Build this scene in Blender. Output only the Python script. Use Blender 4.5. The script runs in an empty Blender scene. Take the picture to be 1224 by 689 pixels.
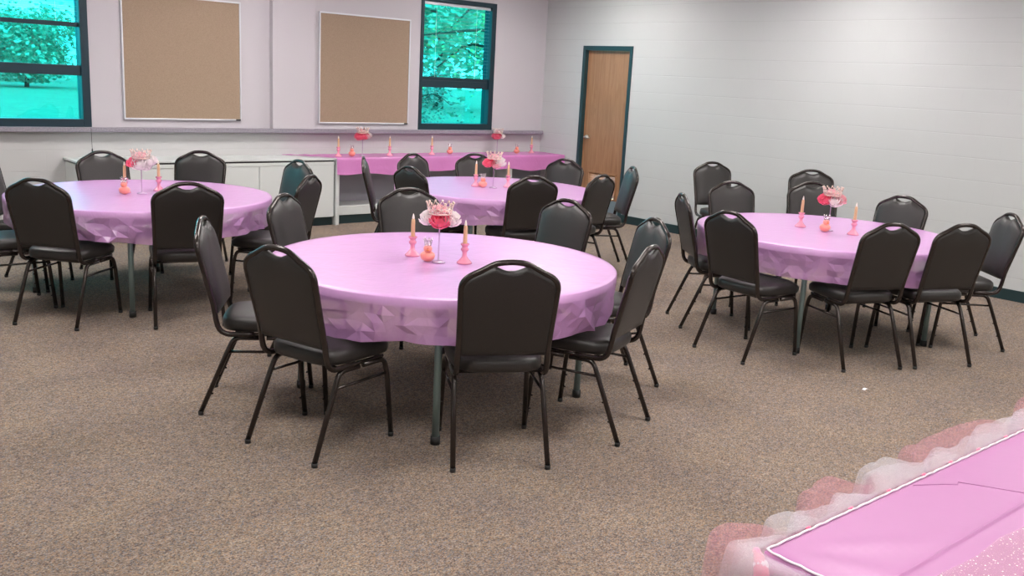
import bpy, bmesh, math, random
from mathutils import Vector, Matrix, noise
PI = math.pi
R = math.radians
S = bpy.context.scene
COL = S.collection
random.seed(7)

# ------------------------------------------------------------------ materials
def mat(name, color=(.5, .5, .5), rough=.5, metal=0., spec=.5, alpha=1., trans=0., emit=None, estr=1., sheen=0., coat=0.):
    m = bpy.data.materials.new(name); m.use_nodes = True
    b = m.node_tree.nodes['Principled BSDF']
    b.inputs['Base Color'].default_value = (*color, 1)
    b.inputs['Roughness'].default_value = rough
    b.inputs['Metallic'].default_value = metal
    b.inputs['Specular IOR Level'].default_value = spec
    b.inputs['Alpha'].default_value = alpha
    b.inputs['Transmission Weight'].default_value = trans
    b.inputs['Sheen Weight'].default_value = sheen
    b.inputs['Coat Weight'].default_value = coat
    if emit:
        b.inputs['Emission Color'].default_value = (*emit, 1)
        b.inputs['Emission Strength'].default_value = estr
    return m
def N(m, t, **kw):
    n = m.node_tree.nodes.new(t)
    for k, v in kw.items(): setattr(n, k, v)
    return n
def L(m, a, b): m.node_tree.links.new(a, b)
def P(m): return m.node_tree.nodes['Principled BSDF']
def coords(m, kind='Object', scale=(1, 1, 1), rot=(0, 0, 0)):
    if kind == 'World':
        s = N(m, 'ShaderNodeNewGeometry').outputs['Position']
    else:
        s = N(m, 'ShaderNodeTexCoord').outputs[kind]
    mp = N(m, 'ShaderNodeMapping'); L(m, s, mp.inputs['Vector'])
    mp.inputs['Scale'].default_value = scale; mp.inputs['Rotation'].default_value = rot
    return mp.outputs['Vector']
def ramp(m, fac, stops, interp='LINEAR'):
    r = N(m, 'ShaderNodeValToRGB'); r.color_ramp.interpolation = interp
    e = r.color_ramp.elements
    while len(e) < len(stops): e.new(.5)
    for i, (p, c) in enumerate(stops): e[i].position = p; e[i].color = (*c, 1)
    L(m, fac, r.inputs['Fac']); return r.outputs['Color']
def noise_n(m, vec, scale, detail=2, rough=.5, dist=0):
    n = N(m, 'ShaderNodeTexNoise'); L(m, vec, n.inputs['Vector'])
    n.inputs['Scale'].default_value = scale; n.inputs['Detail'].default_value = detail
    n.inputs['Roughness'].default_value = rough; n.inputs['Distortion'].default_value = dist
    return n.outputs['Fac']
def voro(m, vec, scale, feature='F1', out='Distance'):
    n = N(m, 'ShaderNodeTexVoronoi'); n.feature = feature; L(m, vec, n.inputs['Vector'])
    n.inputs['Scale'].default_value = scale
    return n.outputs[out]
def bump(m, h, strength=.3, dist=.01):
    b = N(m, 'ShaderNodeBump'); b.inputs['Strength'].default_value = strength
    b.inputs['Distance'].default_value = dist
    L(m, h, b.inputs['Height']); L(m, b.outputs['Normal'], P(m).inputs['Normal'])
def mth(m, op, a, b=None, c=None):
    n = N(m, 'ShaderNodeMath', operation=op)
    for i, v in enumerate((a, b, c)):
        if v is None: continue
        if isinstance(v, (int, float)): n.inputs[i].default_value = v
        else: L(m, v, n.inputs[i])
    return n.outputs[0]
def mixc(m, fac, a, b, mode='MIX'):
    n = N(m, 'ShaderNodeMix', data_type='RGBA', blend_type=mode)
    for sock, v in ((n.inputs[0], fac), (n.inputs[6], a), (n.inputs[7], b)):
        if isinstance(v, (int, float)): sock.default_value = v
        elif isinstance(v, tuple): sock.default_value = (*v, 1)
        else: L(m, v, sock)
    return n.outputs[2]

def block_wall(name, color, mort, axis):
    """painted concrete block: thin mortar grooves every 0.2032 m in z, joints every 0.4064 m along the wall"""
    m = mat(name, color, .55)
    pos = N(m, 'ShaderNodeNewGeometry').outputs['Position']
    sx = N(m, 'ShaderNodeSeparateXYZ'); L(m, pos, sx.inputs[0])
    u = sx.outputs[axis]; z = sx.outputs['Z']
    def groove(v, period, off, w):
        f = mth(m, 'FRACT', mth(m, 'ADD', mth(m, 'DIVIDE', v, period), off))
        d = mth(m, 'ABSOLUTE', mth(m, 'SUBTRACT', f, .5))       # .5 at joint
        n = N(m, 'ShaderNodeMapRange'); L(m, d, n.inputs[0])
        n.inputs[1].default_value = .5 - w / period; n.inputs[2].default_value = .5
        return n.outputs[0]
    gz = groove(z, .2032, 100, .006)
    row = mth(m, 'FLOOR', mth(m, 'DIVIDE', z, .2032))
    par = mth(m, 'MULTIPLY', mth(m, 'MODULO', mth(m, 'ADD', row, 100), 2), .5)
    uu = mth(m, 'ADD', u, mth(m, 'MULTIPLY', par, .4064))
    gu = groove(uu, .4064, 100, .006)
    g = mth(m, 'MAXIMUM', gz, mth(m, 'MULTIPLY', gu, .22))
    n1 = noise_n(m, coords(m, 'World'), 90, 3)
    n2 = noise_n(m, coords(m, 'World'), 1.3, 2)
    c = mixc(m, n2, color, tuple(x * .94 for x in color))
    c = mixc(m, mth(m, 'MULTIPLY', g, .32), c, mort)
    L(m, c, P(m).inputs['Base Color'])
    h = mth(m, 'SUBTRACT', mth(m, 'MULTIPLY', n1, .25), g)
    bump(m, h, .4, .003)
    return m
WALLC = (.60, .575, .60)
M = {}
M['block_r'] = block_wall('painted_block_right', (.53, .555, .555), (.40, .40, .41), 'Y')
M['block_b'] = block_wall('painted_block_back', (.53, .53, .53), (.5, .49, .5), 'X')
m = M['paint'] = mat('painted_plaster', (.54, .51, .545), .6)
bump(m, noise_n(m, coords(m, 'World'), 70, 3), .15, .002)
m = M['ceil'] = mat('ceiling_tile', (.42, .42, .41), .8)
bump(m, noise_n(m, coords(m, 'World'), 120, 4), .3, .003)
# carpet : loop pile tweed
m = M['carpet'] = mat('carpet_tweed', (.2, .17, .15), .95, spec=.15)
v = coords(m, 'World', (1, 1.35, .001), (0, 0, R(8)))
cell = voro(m, v, 180, out='Color')
sep = N(m, 'ShaderNodeSeparateColor'); L(m, cell, sep.inputs[0])
c1 = ramp(m, sep.outputs[0], [(0, (.125, .10, .085)), (.22, (.21, .165, .128)), (.42, (.27, .22, .175)), (.60, (.18, .185, .195)), (.72, (.32, .225, .15)), (.84, (.34, .295, .245)), (1, (.245, .22, .155))], 'CONSTANT')
big = noise_n(m, coords(m, 'World'), 3.0, 3)
c2 = mixc(m, 1., c1, ramp(m, big, [(.3, (.92, .9, .93)), (.7, (1.08, 1.04, .98))]), 'MULTIPLY')
mid = noise_n(m, v, 28, 2)
c3 = mixc(m, 1., c2, ramp(m, mid, [(.3, (.85, .85, .88)), (.7, (1.14, 1.12, 1.1))]), 'MULTIPLY')
L(m, c3, P(m).inputs['Base Color'])
bump(m, mth(m, 'MULTIPLY', voro(m, v, 180), -1), .45, .005)
# chair
m = M['frame'] = mat('bronze_frame', (.030, .022, .019), .26, .5, coat=.3)
m = M['fabric'] = mat('chair_fabric', (.02, .017, .015), .40, sheen=.05, spec=.6)
v = coords(m, 'Object')
w = voro(m, v, 260)
L(m, ramp(m, w, [(0, (.018, .0148, .0128)), (1, (.009, .0074, .0066))]), P(m).inputs['Base Color'])
bump(m, w, .35, .002)
M['rubber'] = mat('black_rubber', (.012, .012, .012), .6)
# plastic table cloth
def plastic(name, color, alpha=.88, crinkle=.5, coat=0.):
    m = mat(name, color, .26, spec=.7, alpha=alpha, coat=coat)
    P(m).inputs['Coat Roughness'].default_value = .32
    v = coords(m, 'Object')
    w = noise_n(m, v, 4, 3, .6, 1.2)
    w2 = mth(m, 'ABSOLUTE', mth(m, 'SUBTRACT', noise_n(m, v, 9, 1, .5, .8), .5))
    h = mth(m, 'ADD', w, mth(m, 'MULTIPLY', w2, .9))
    bump(m, h, crinkle, .02)
    t = N(m, 'ShaderNodeBsdfTranslucent'); t.inputs['Color'].default_value = (*color, 1)
    mx = N(m, 'ShaderNodeMixShader'); mx.inputs[0].default_value = .15
    out = m.node_tree.nodes['Material Output']
    L(m, P(m).outputs[0], mx.inputs[1]); L(m, t.outputs[0], mx.inputs[2]); L(m, mx.outputs[0], out.inputs[0])
    return m
M['cloth'] = plastic('lilac_plastic_cloth', (.80, .41, .84), .62, .35, 1.)
M['cloth_deep'] = plastic('orchid_plastic_cloth', (.70, .24, .58), .94, .3)
M['cloth_head'] = plastic('pink_plastic_cloth', (.53, .205, .46), .97, .05)
P(M['cloth_head']).inputs['Roughness'].default_value = .42
M['tab_top'] = mat('table_laminate', (.86, .82, .85), .45)
M['tab_leg'] = mat('table_leg_grey_green', (.20, .27, .26), .4, .3)
m = M['wood'] = mat('door_veneer', (.42, .22, .11), .38)
v = coords(m, 'Object', (6, 6, .5))
g = noise_n(m, v, 3, 5, .6, 1.5)
L(m, ramp(m, g, [(.3, (.27, .135, .065)), (.55, (.35, .185, .095)), (.75, (.41, .225, .12))]), P(m).inputs['Base Color'])
M['dgreen'] = mat('dark_teal_paint', (.012, .045, .055), .4)
M['base'] = mat('vinyl_cove_base', (.010, .032, .036), .45)
M['bronze_win'] = mat('window_frame_dark', (.012, .035, .05), .4, .2)
M['steel'] = mat('brushed_steel', (.6, .6, .6), .3, 1.)
M['kick'] = mat('kick_plate', (.28, .38, .44), .35, .6)
M['alu'] = mat('aluminium_trim', (.70, .72, .76), .4, .35)
M['white_paint'] = mat('white_enamel', (.62, .65, .64), .45)
M['grey_panel'] = mat('grey_panel', (.30, .29, .32), .6)
M['black'] = mat('black', (.01, .01, .012), .5)
m = M['sill'] = mat('stone_sill', (.3, .28, .31), .5)
v = coords(m, 'World')
L(m, ramp(m, noise_n(m, v, 60, 4, .7), [(.3, (.20, .18, .22)), (.7, (.34, .32, .36))]), P(m).inputs['Base Color'])
m = M['cork'] = mat('cork', (.45, .33, .24), .85)
v = coords(m, 'World')
L(m, ramp(m, noise_n(m, v, 160, 4, .8), [(.3, (.26, .185, .13)), (.5, (.335, .243, .172)), (.7, (.40, .30, .22))]), P(m).inputs['Base Color'])
bump(m, noise_n(m, v, 160, 3), .2, .002)
M['holder'] = mat('pink_glass_candlestick', (.85, .30, .42), .2, spec=.6, coat=.5)
M['gold'] = mat('gold_candle', (.72, .46, .26), .42, .15)
M['wick'] = mat('white_candle_tip', (.95, .88, .78), .4)
M['peach'] = mat('peach_figurine', (.92, .32, .26), .35, coat=.3)
M['beak'] = mat('orange_beak', (.85, .25, .06), .4)
M['silver'] = mat('silver_tiara', (.80, .78, .76), .22, 1.)
M['rosegold'] = mat('rose_gold_crown', (.86, .68, .60), .28, .8)
M['gem'] = mat('clear_gem', (.9, .85, .85), .05, .2, coat=1.)
M['stemglass'] = mat('lilac_glass_stem', (.70, .50, .72), .12, trans=.4)
M['rose_pink'] = mat('pink_petals', (.94, .22, .34), .6, sheen=.3)
M['rose_white'] = mat('white_petals', (.95, .90, .90), .6, sheen=.3)
M['rose_blush'] = mat('blush_petals', (.90, .52, .56), .6, sheen=.3)
for k_ in ('rose_pink', 'rose_white', 'rose_blush'):
    m = M[k_]; P(m).inputs['Sheen Weight'].default_value = 0
    t = N(m, 'ShaderNodeBsdfTranslucent'); t.inputs['Color'].default_value = P(m).inputs['Base Color'].default_value
    mx = N(m, 'ShaderNodeMixShader'); mx.inputs[0].default_value = .4; out = m.node_tree.nodes['Material Output']
    L(m, P(m).outputs[0], mx.inputs[1]); L(m, t.outputs[0], mx.inputs[2]); L(m, mx.outputs[0], out.inputs[0])
M['paper'] = mat('white_paper', (.9, .9, .9), .7)
M['blind'] = mat('blind_slat', (.25, .33, .34), .5)
M['ribbon'] = mat('white_satin_ribbon', (.92, .82, .90), .35, sheen=.4)
M['ribbon_pink'] = mat('hot_pink_tulle_knot', (.85, .16, .30), .6, sheen=.4)
def tulle(name, color, alpha, flecks=False):
    m = mat(name, color, .8, alpha=alpha, sheen=.3)
    n = noise_n(m, coords(m, 'World'), 900, 1)
    mr = N(m, 'ShaderNodeMapRange'); L(m, n, mr.inputs[0]); mr.inputs[1].default_value = .35; mr.inputs[2].default_value = .65
    mr.inputs[3].default_value = alpha * .6; mr.inputs[4].default_value = min(1, alpha * 1.4)
    a = mr.outputs[0]
    if flecks:
        d = voro(m, coords(m, 'World'), 120)
        f = mth(m, 'LESS_THAN', d, .22)
        f2 = mth(m, 'MULTIPLY', f, mth(m, 'GREATER_THAN', noise_n(m, coords(m, 'World'), 160, 1), .5))
        L(m, mixc(m, f2, color, (1, .95, .8)), P(m).inputs['Base Color'])
        L(m, mth(m, 'MULTIPLY', f2, .2), P(m).inputs['Metallic'])
        a = mth(m, 'MAXIMUM', a, f2)
        P(m).inputs['Roughness'].default_value = .4
    L(m, a, P(m).inputs['Alpha'])
    return m
M['tulle_w'] = tulle('white_tulle', (.88, .88, .95), .20)
M['tulle_p'] = tulle('pink_tulle', (.78, .28, .40), .18)
M['tulle_g'] = tulle('glitter_tulle', (.62, .30, .44), .40, True)
# tinted glass: teal solar glass
m = M['glass'] = bpy.data.materials.new('teal_tinted_glass'); m.use_nodes = True
nt = m.node_tree; nt.nodes.remove(P(m)); out = nt.nodes['Material Output']
tr = N(m, 'ShaderNodeBsdfTransparent'); tr.inputs['Color'].default_value = (.14, .76, .80, 1)
gl = N(m, 'ShaderNodeBsdfGlossy'); gl.inputs['Roughness'].default_value = .02
mx = N(m, 'ShaderNodeMixShader'); mx.inputs[0].default_value = .04
L(m, tr.outputs[0], mx.inputs[1]); L(m, gl.outputs[0], mx.inputs[2]); L(m, mx.outputs[0], out.inputs[0])
M['diffuser'] = mat('light_diffuser', (.9, .9, .9), .6, emit=(1., .95, .92), estr=28)
m = M['grass'] = mat('lawn', (.10, .22, .05), .9)
L(m, ramp(m, noise_n(m, coords(m, 'World'), 1.2, 5, .7), [(.3, (.12, .20, .13)), (.6, (.19, .28, .18)), (.8, (.27, .34, .24))]), P(m).inputs['Base Color'])
M['bark'] = mat('bark', (.05, .04, .03), .9)
def leafm(name, a, b, c):
    m = mat(name, a, .7)
    L(m, ramp(m, noise_n(m, coords(m, 'World'), 2.3, 3, .7), [(.35, a), (.5, b), (.65, c)]), P(m).inputs['Base Color'])
    return m
M['leaf_y'] = leafm('yellowing_leaves', (.24, .36, .24), (.45, .50, .28), (.95, .68, .12))
M['leaf_g'] = leafm('green_leaves', (.26, .40, .28), (.36, .50, .36), (.46, .58, .44))
M['leaf_b'] = leafm('dry_brown_foliage', (.30, .26, .20), (.45, .38, .32), (.58, .48, .42))

# ------------------------------------------------------------------ mesh helpers
def new(): return bmesh.new()
def obj(name, bm, m, parent=None, smooth=False, loc=None):
    me = bpy.data.meshes.new(name)
    bmesh.ops.recalc_face_normals(bm, faces=bm.faces)
    bm.to_mesh(me); bm.free()
    if smooth:
        for p in me.polygons: p.use_smooth = True
    ms = m if isinstance(m, (list, tuple)) else [m]
    for x in ms: me.materials.append(x)
    o = bpy.data.objects.new(name, me); COL.objects.link(o)
    if parent: o.parent = parent
    if loc: o.location = loc
    return o
def bevel(o, w=.004, seg=2):
    b = o.modifiers.new('bevel', 'BEVEL'); b.width = w; b.segments = seg; b.limit_method = 'ANGLE'; b.angle_limit = R(40)
    return o
def box(bm, x0, x1, y0, y1, z0, z1):
    vs = [bm.verts.new((x, y, z)) for z in (z0, z1) for y in (y0, y1) for x in (x0, x1)]
    for f in ((0, 1, 3, 2), (4, 6, 7, 5), (0, 4, 5, 1), (2, 3, 7, 6), (0, 2, 6, 4), (1, 5, 7, 3)):
        bm.faces.new([vs[i] for i in f])
def bx(*a):
    b = new(); box(b, *a); return b
def smooth_path(pts, n=4):
    """Catmull-Rom through pts"""
    pts = [Vector(p) for p in pts]; P_ = [pts[0] * 2 - pts[1]] + pts + [pts[-1] * 2 - pts[-2]]
    out = []
    for i in range(1, len(P_) - 2):
        a, b, c, d = P_[i - 1:i + 3]
        for k in range(n):
            t = k / n
            out.append(.5 * ((2 * b) + (c - a) * t + (2 * a - 5 * b + 4 * c - d) * t * t + (3 * b - a - 3 * c + d) * t ** 3))
    out.append(pts[-1]); return out
def round_path(pts, rad, n=4):
    """polyline with rounded corners"""
    pts = [Vector(p) for p in pts]; out = [pts[0]]
    for i in range(1, len(pts) - 1):
        a, b, c = pts[i - 1], pts[i], pts[i + 1]
        r = min(rad, (a - b).length * .48, (c - b).length * .48)
        p, q = b + (a - b).normalized() * r, b + (c - b).normalized() * r
        for k in range(n + 1):
            t = k / n; out.append(p * (1 - t) ** 2 + b * 2 * t * (1 - t) + q * t * t)
    out.append(pts[-1]); return out
def tube(bm, pts, r, seg=8, closed=False, cap=True):
    pts = [Vector(p) for p in pts]; n = len(pts)
    rings = []; up = None
    for i, p in enumerate(pts):
        if closed: d = (pts[(i + 1) % n] - pts[i - 1]).normalized()
        else: d = (pts[min(i + 1, n - 1)] - pts[max(i - 1, 0)]).normalized()
        if up is None:
            up = d.orthogonal().normalized()
        up = (up - d * up.dot(d))
        up = up.normalized() if up.length > 1e-5 else d.orthogonal().normalized()
        s = d.cross(up); rr = r[i] if isinstance(r, (list, tuple)) else r
        rings.append([bm.verts.new(p + (up * math.cos(2 * PI * k / seg) + s * math.sin(2 * PI * k / seg)) * rr) for k in range(seg)])
    for i in range(n if closed else n - 1):
        a, b = rings[i], rings[(i + 1) % n]
        for k in range(seg):
            bm.faces.new((a[k], a[(k + 1) % seg], b[(k + 1) % seg], b[k]))
    if cap and not closed:
        bm.faces.new(rings[0][::-1]); bm.faces.new(rings[-1])
def lathe(bm, prof, seg=20, c=(0, 0, 0), cap=True):
    rings = [[bm.verts.new((c[0] + r * math.cos(2 * PI * k / seg), c[1] + r * math.sin(2 * PI * k / seg), c[2] + z)) for k in range(seg)] for r, z in prof]
    for a, b in zip(rings, rings[1:]):
        for k in range(seg): bm.faces.new((a[k], a[(k + 1) % seg], b[(k + 1) % seg], b[k]))
    if cap: bm.faces.new(rings[0][::-1]); bm.faces.new(rings[-1])
def ball(bm, c, r, sc=(1, 1, 1), u=12, v=8):
    g = bmesh.ops.create_uvsphere(bm, u_segments=u, v_segments=v, radius=r)
    bmesh.ops.scale(bm, vec=sc, verts=g['verts']); bmesh.ops.translate(bm, vec=c, verts=g['verts'])
def grid(bm, nu, nv, f, closeu=False):
    g = [[bm.verts.new(f(i / (nu if closeu else nu - 1), j / (nv - 1))) for j in range(nv)] for i in range(nu)]
    for i in range(nu if closeu else nu - 1):
        for j in range(nv - 1):
            a, b = g[i], g[(i + 1) % nu]
            bm.faces.new((a[j], b[j], b[j + 1], a[j + 1]))
    return g
def empty(name, loc=(0, 0, 0), rz=0):
    o = bpy.data.objects.new(name, None); COL.objects.link(o); o.empty_display_size = .1
    o.location = loc; o.rotation_euler = (0, 0, rz); return o
def tag(o, label, cat, group=None, kind=None):
    if label: o['label'] = label
    if cat: o['category'] = cat
    if group: o['group'] = group
    if kind: o['kind'] = kind
    return o
def struct(o, label=None):
    o['kind'] = 'structure'
    if label: o['label'] = label
    return o
def copy_tree(o, parent=None):
    c = o.copy(); COL.objects.link(c)
    if parent: c.parent = parent
    for ch in list(o.children): copy_tree(ch, c)
    return c

# ------------------------------------------------------------------ camera (f = 1137.25 px over 1224 px)
CAMP = Vector((-8.8045, -9.7917, 1.7063)); yaw, pitch, roll, FPX = .7110783, .2166111, .0528394, 1137.25
f = Vector((math.sin(yaw) * math.cos(pitch), math.cos(yaw) * math.cos(pitch), -math.sin(pitch)))
r = Vector((math.cos(yaw), -math.sin(yaw), 0)); u = r.cross(f)
r2 = r * math.cos(roll) + u * math.sin(roll); u2 = -r * math.sin(roll) + u * math.cos(roll)
cam = bpy.data.cameras.new('camera'); co = bpy.data.objects.new('camera', cam); COL.objects.link(co)
cam.sensor_fit = 'HORIZONTAL'; cam.sensor_width = 36; cam.lens = FPX * 36 / 1224; cam.clip_start = .05; cam.clip_end = 400
mw = Matrix.Identity(4)
for i, vv in enumerate((r2, u2, -f)):
    for k in range(3): mw[k][i] = vv[k]
mw.translation = CAMP; co.matrix_world = mw
S.camera = co

# ------------------------------------------------------------------ room shell (corner of back and right wall = origin)
X0, Y0, H = -10.6, -12.4, 3.05
WT = .22
struct(obj('floor', bx(X0 - WT, WT, Y0 - WT, WT, -.15, 0), M['carpet']))
struct(obj('ceiling', bx(X0 - WT, WT, Y0 - WT, WT, H, H + .12), M['ceil']))
struct(obj('wall_left', bx(X0 - WT, X0, Y0, 0, 0, H), M['block_r']))
struct(obj('wall_front', bx(X0, 0, Y0 - WT, Y0, 0, H), M['block_b']))
SZ, WTOP = 1.035, 2.62
W1 = (-7.80, -5.87); W2 = (-2.035, -.875)
b = new()      # back wall with two window openings
box(b, X0 - WT, WT, 0, WT, 0, SZ - .03)
obj_low = struct(obj('wall_back', b, M['block_b']))
b = new()
box(b, X0 - WT, W1[0], 0, WT, SZ - .03, WTOP); box(b, W1[1], W2[0], 0, WT, SZ - .03, WTOP); box(b, W2[1], WT, 0, WT, SZ - .03, WTOP)
box(b, X0 - WT, WT, 0, WT, WTOP, H)
struct(obj('wall_back_upper', b, M['paint']))
DY = (-1.60, -.735); DT = 2.165
b = new()      # right wall with door opening
box(b, 0, WT, Y0 - WT, DY[0], 0, H); box(b, 0, WT, DY[1], 0, 0, H); box(b, 0, WT, DY[0], DY[1], DT, H)
struct(obj('wall_right', b, M['block_r']))
# pilaster above the sill, sill ledge, baseboards
struct(bevel(obj('trim_1', bx(-4.0, -3.49, -.075, 0, SZ, H), M['paint']), .004))
struct(bevel(obj('trim_2', bx(X0, -.03, -.085, .0, SZ - .045, SZ), M['sill']), .004))
struct(obj('baseboard_right', bx(-.012, 0, Y0, DY[0] - .002, 0, .10), M['base']))
struct(obj('baseboard_right', bx(-.012, 0, DY[1] + .002, 0, 0, .10), M['base']))
struct(obj('baseboard_back', bx(X0, -6.14, -.012, 0, 0, .10), M['base']))
struct(obj('baseboard_left', bx(X0, X0 + .012, Y0, 0, 0, .10), M['base']))
struct(obj('baseboard_front', bx(X0, 0, Y0, Y0 + .012, 0, .10), M['base']))

# windows -----------------------------------------------------------
def window(n, x0, x1, parts):
    w = struct(empty('window_%d' % n, (0, 0, 0)))
    z0, z1 = SZ, WTOP
    b = new()     # jamb lining + frame ring
    fr = .075
    box(b, x0, x0 + fr * .6, -.012, .14, z0, z1); box(b, x1 - fr, x1, -.012, .14, z0, z1)
    box(b, x0 + fr * .6, x1 - fr, -.012, .14, z0, z0 + .075); box(b, x0 + fr * .6, x1 - fr, -.012, .14, z1 - .055, z1)
    bevel(obj('window_frame', b, M['bronze_win'], w), .004)
    for (za, zb) in parts['bars']:
        bevel(obj('sash_bar', bx(x0 + fr * .6, x1 - fr, .015, .10, za, zb), M['bronze_win'], w), .004)
    for (za, zb) in parts['panes']:
        for xa, xb in parts.get('cols', [(x0 + fr * .6, x1 - fr)]):
            obj('glass_pane', bx(xa, xb, .066, .072, za, zb), M['glass'], w)
    for xm in parts.get('mull', []):
        bevel(obj('mullion', bx(xm - .03, xm + .03, .015, .10, z0 + .075, z1 - .055), M['bronze_win'], w), .004)
    return w
window(1, *W1, dict(bars=[(1.52, 1.615)], panes=[(1.11, 1.52), (1.615, 2.565)], mull=[-6.95], cols=[(-7.755, -6.98), (-6.92, -5.945)]))
window(2, *W2, dict(bars=[(1.55, 1.635)], panes=[(1.11, 1.55), (1.635, 2.565)]))
def blind(x0, x1, z0, z1, label):
    t = empty('venetian_blind', ((x0 + x1) / 2, .035, z1)); hw = (x1 - x0) / 2
    b = new(); n = int((z1 - z0) / .042)
    for i in range(n):
        z = z0 - z1 + .03 + i * .042
        box(b, -hw, hw, -.007, .007, z, z + .001)
    o = obj('slats', b, M['blind'], t); o['label'] = 'thin open horizontal slats'
    bevel(obj('bottom_rail', bx(-hw, hw, -.014, .014, z0 - z1 - .03, z0 - z1 + .012), M['bronze_win'], t), .003)
    bevel(obj('head_rail', bx(-hw, hw, -.016, .016, -.035, 0), M['alu'], t), .003)
    for sx in (-.6, .6):
        b = new(); tube(b, [(sx * hw, 0, z0 - z1), (sx * hw, 0, 0)], .0012, 5); obj('ladder_cord', b, M['alu'], t)
    return tag(t, label, 'blind')
blind(-6.92, -5.947, 2.00, 2.565, 'thin-slatted venetian blind half lowered in the wide left window')
blind(-1.99, -.952, 1.665, 2.565, 'thin-slatted venetian blind over the upper pane of the narrow window beside the corner')
b = new(); tube(b, [(-5.905, -.095, 1.03), (-5.905, -.098, .9), (-5.903, -.097, .83)], .002, 6)
t = empty('blind_cord', (0, 0, 0)); obj('cord', b, M['black'], t)
b = new(); lathe(b, [(.003, 0), (.008, .005), (.006, .03), (.002, .035)], 10, (-5.903, -.097, .80)); obj('tassel', b, M['black'], t, True)
tag(t, 'dark blind cord with tassel hanging over the sill below the wide left window', 'cord')

# door ---------------------------------------------------------------
d = struct(empty('door_1', (0, 0, 0)))
y0, y1 = DY
b = new(); box(b, -.012, .16, y0, y0 + .05, 0, DT); box(b, -.012, .16, y1 - .05, y1, 0, DT); box(b, -.012, .16, y0 + .05, y1 - .05, DT - .055, DT)
box(b, .07, .16, y0 + .05, y0 + .065, 0, DT - .055); box(b, .07, .16, y1 - .065, y1 - .05, 0, DT - .055)
bevel(obj('door_frame', b, M['dgreen'], d), .003)
ya, yb = y0 + .053, y1 - .053
lv = (ya + .13, yb - .15)     # louver opening
b = new(); box(b, .045, .085, ya, yb, .57, DT - .058); box(b, .045, .085, ya, lv[0], .01, .57); box(b, .045, .085, lv[1], yb, .01, .57)
box(b, .045, .085, lv[0], lv[1], .01, .26)
obj('door_leaf', b, M['wood'], d)
b = new()
for i in range(12):
    z = .272 + i * .0245
    vs = [b.verts.new(p) for p in ((.042, lv[0], z), (.042, lv[1], z), (.075, lv[1], z + .016), (.075, lv[0], z + .016), (.042, lv[0], z + .006), (.042, lv[1], z + .006), (.075, lv[1], z + .022), (.075, lv[0], z + .022))]
    for q in ((0, 1, 2, 3), (4, 7, 6, 5), (0, 4, 5, 1), (2, 6, 7, 3)): b.faces.new([vs[k] for k in q])
l = obj('louver', b, M['wood'], d)
b = new(); box(b, .036, .046, lv[0] - .015, lv[1] + .015, .565, .585); box(b, .036, .046, lv[0] - .015, lv[1] + .015, .25, .265)
box(b, .036, .046, lv[0] - .015, lv[0], .265, .565); box(b, .036, .046, lv[1], lv[1] + .015, .265, .565)
obj('louver_rim', b, M['wood'], l)
obj('kick_plate', bx(.040, .0448, ya + .03, yb - .03, .02, .24), M['kick'], d)['label'] = 'blue-grey metal kick plate'
hd = new(); tube(hd, [(.045, yb - .07, 1.015), (.02, yb - .07, 1.015)], [.026, .026], 14); tube(hd, [(.02, yb - .07, 1.015), (-.015, yb - .07, 1.015)], .009, 10)
tube(hd, round_path([(-.015, yb - .07, 1.015), (-.02, yb - .075, 1.015), (-.02, yb - .17, 1.01)], .01), .009, 10)
obj('door_handle', hd, M['steel'], d, True)['label'] = 'chrome lever handle'
b = new(); box(b, .041, .0448, (ya + yb) / 2 - .035, (ya + yb) / 2 + .035, 1.80, 1.83)
obj('door_sign', b, M['wood'], d)
b = new()
for z in (.3, 1.05, 1.8): tube(b, [(.04, ya - .002, z - .05), (.04, ya - .002, z + .05)], .007, 8)
obj('hinge', b, M['steel'], d, True)

# cork boards ---------------------------------------------------------
def board(x0, x1, z0, z1, label):
    t = empty('cork_board', ((x0 + x1) / 2, 0, (z0 + z1) / 2)); hw, hh = (x1 - x0) / 2, (z1 - z0) / 2
    obj('cork_panel', bx(-hw + .01, hw - .01, -.016, -.003, -hh + .01, hh - .01), M['cork'], t)
    b = new(); w = .016
    box(b, -hw, hw, -.024, -.001, hh - w, hh); box(b, -hw, hw, -.024, -.001, -hh, -hh + w)
    box(b, -hw, -hw + w, -.024, -.001, -hh + w, hh - w); box(b, hw - w, hw, -.024, -.001, -hh + w, hh - w)
    bevel(obj('board_frame', b, M['alu'], t), .003)
    obj('maker_plate', bx(hw - .065, hw - .012, -.027, -.0245, -hh + .002, -hh + .016), M['black'], t)['label'] = 'tiny dark plate at the lower right corner'
    tag(t, label, 'cork board')
board(-5.565, -4.335, 1.113, 2.335, 'aluminium framed tan cork board next to the wide left window')
board(-3.41, -2.19, 1.095, 2.325, 'aluminium framed tan cork board beside the narrow window near the corner')

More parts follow.
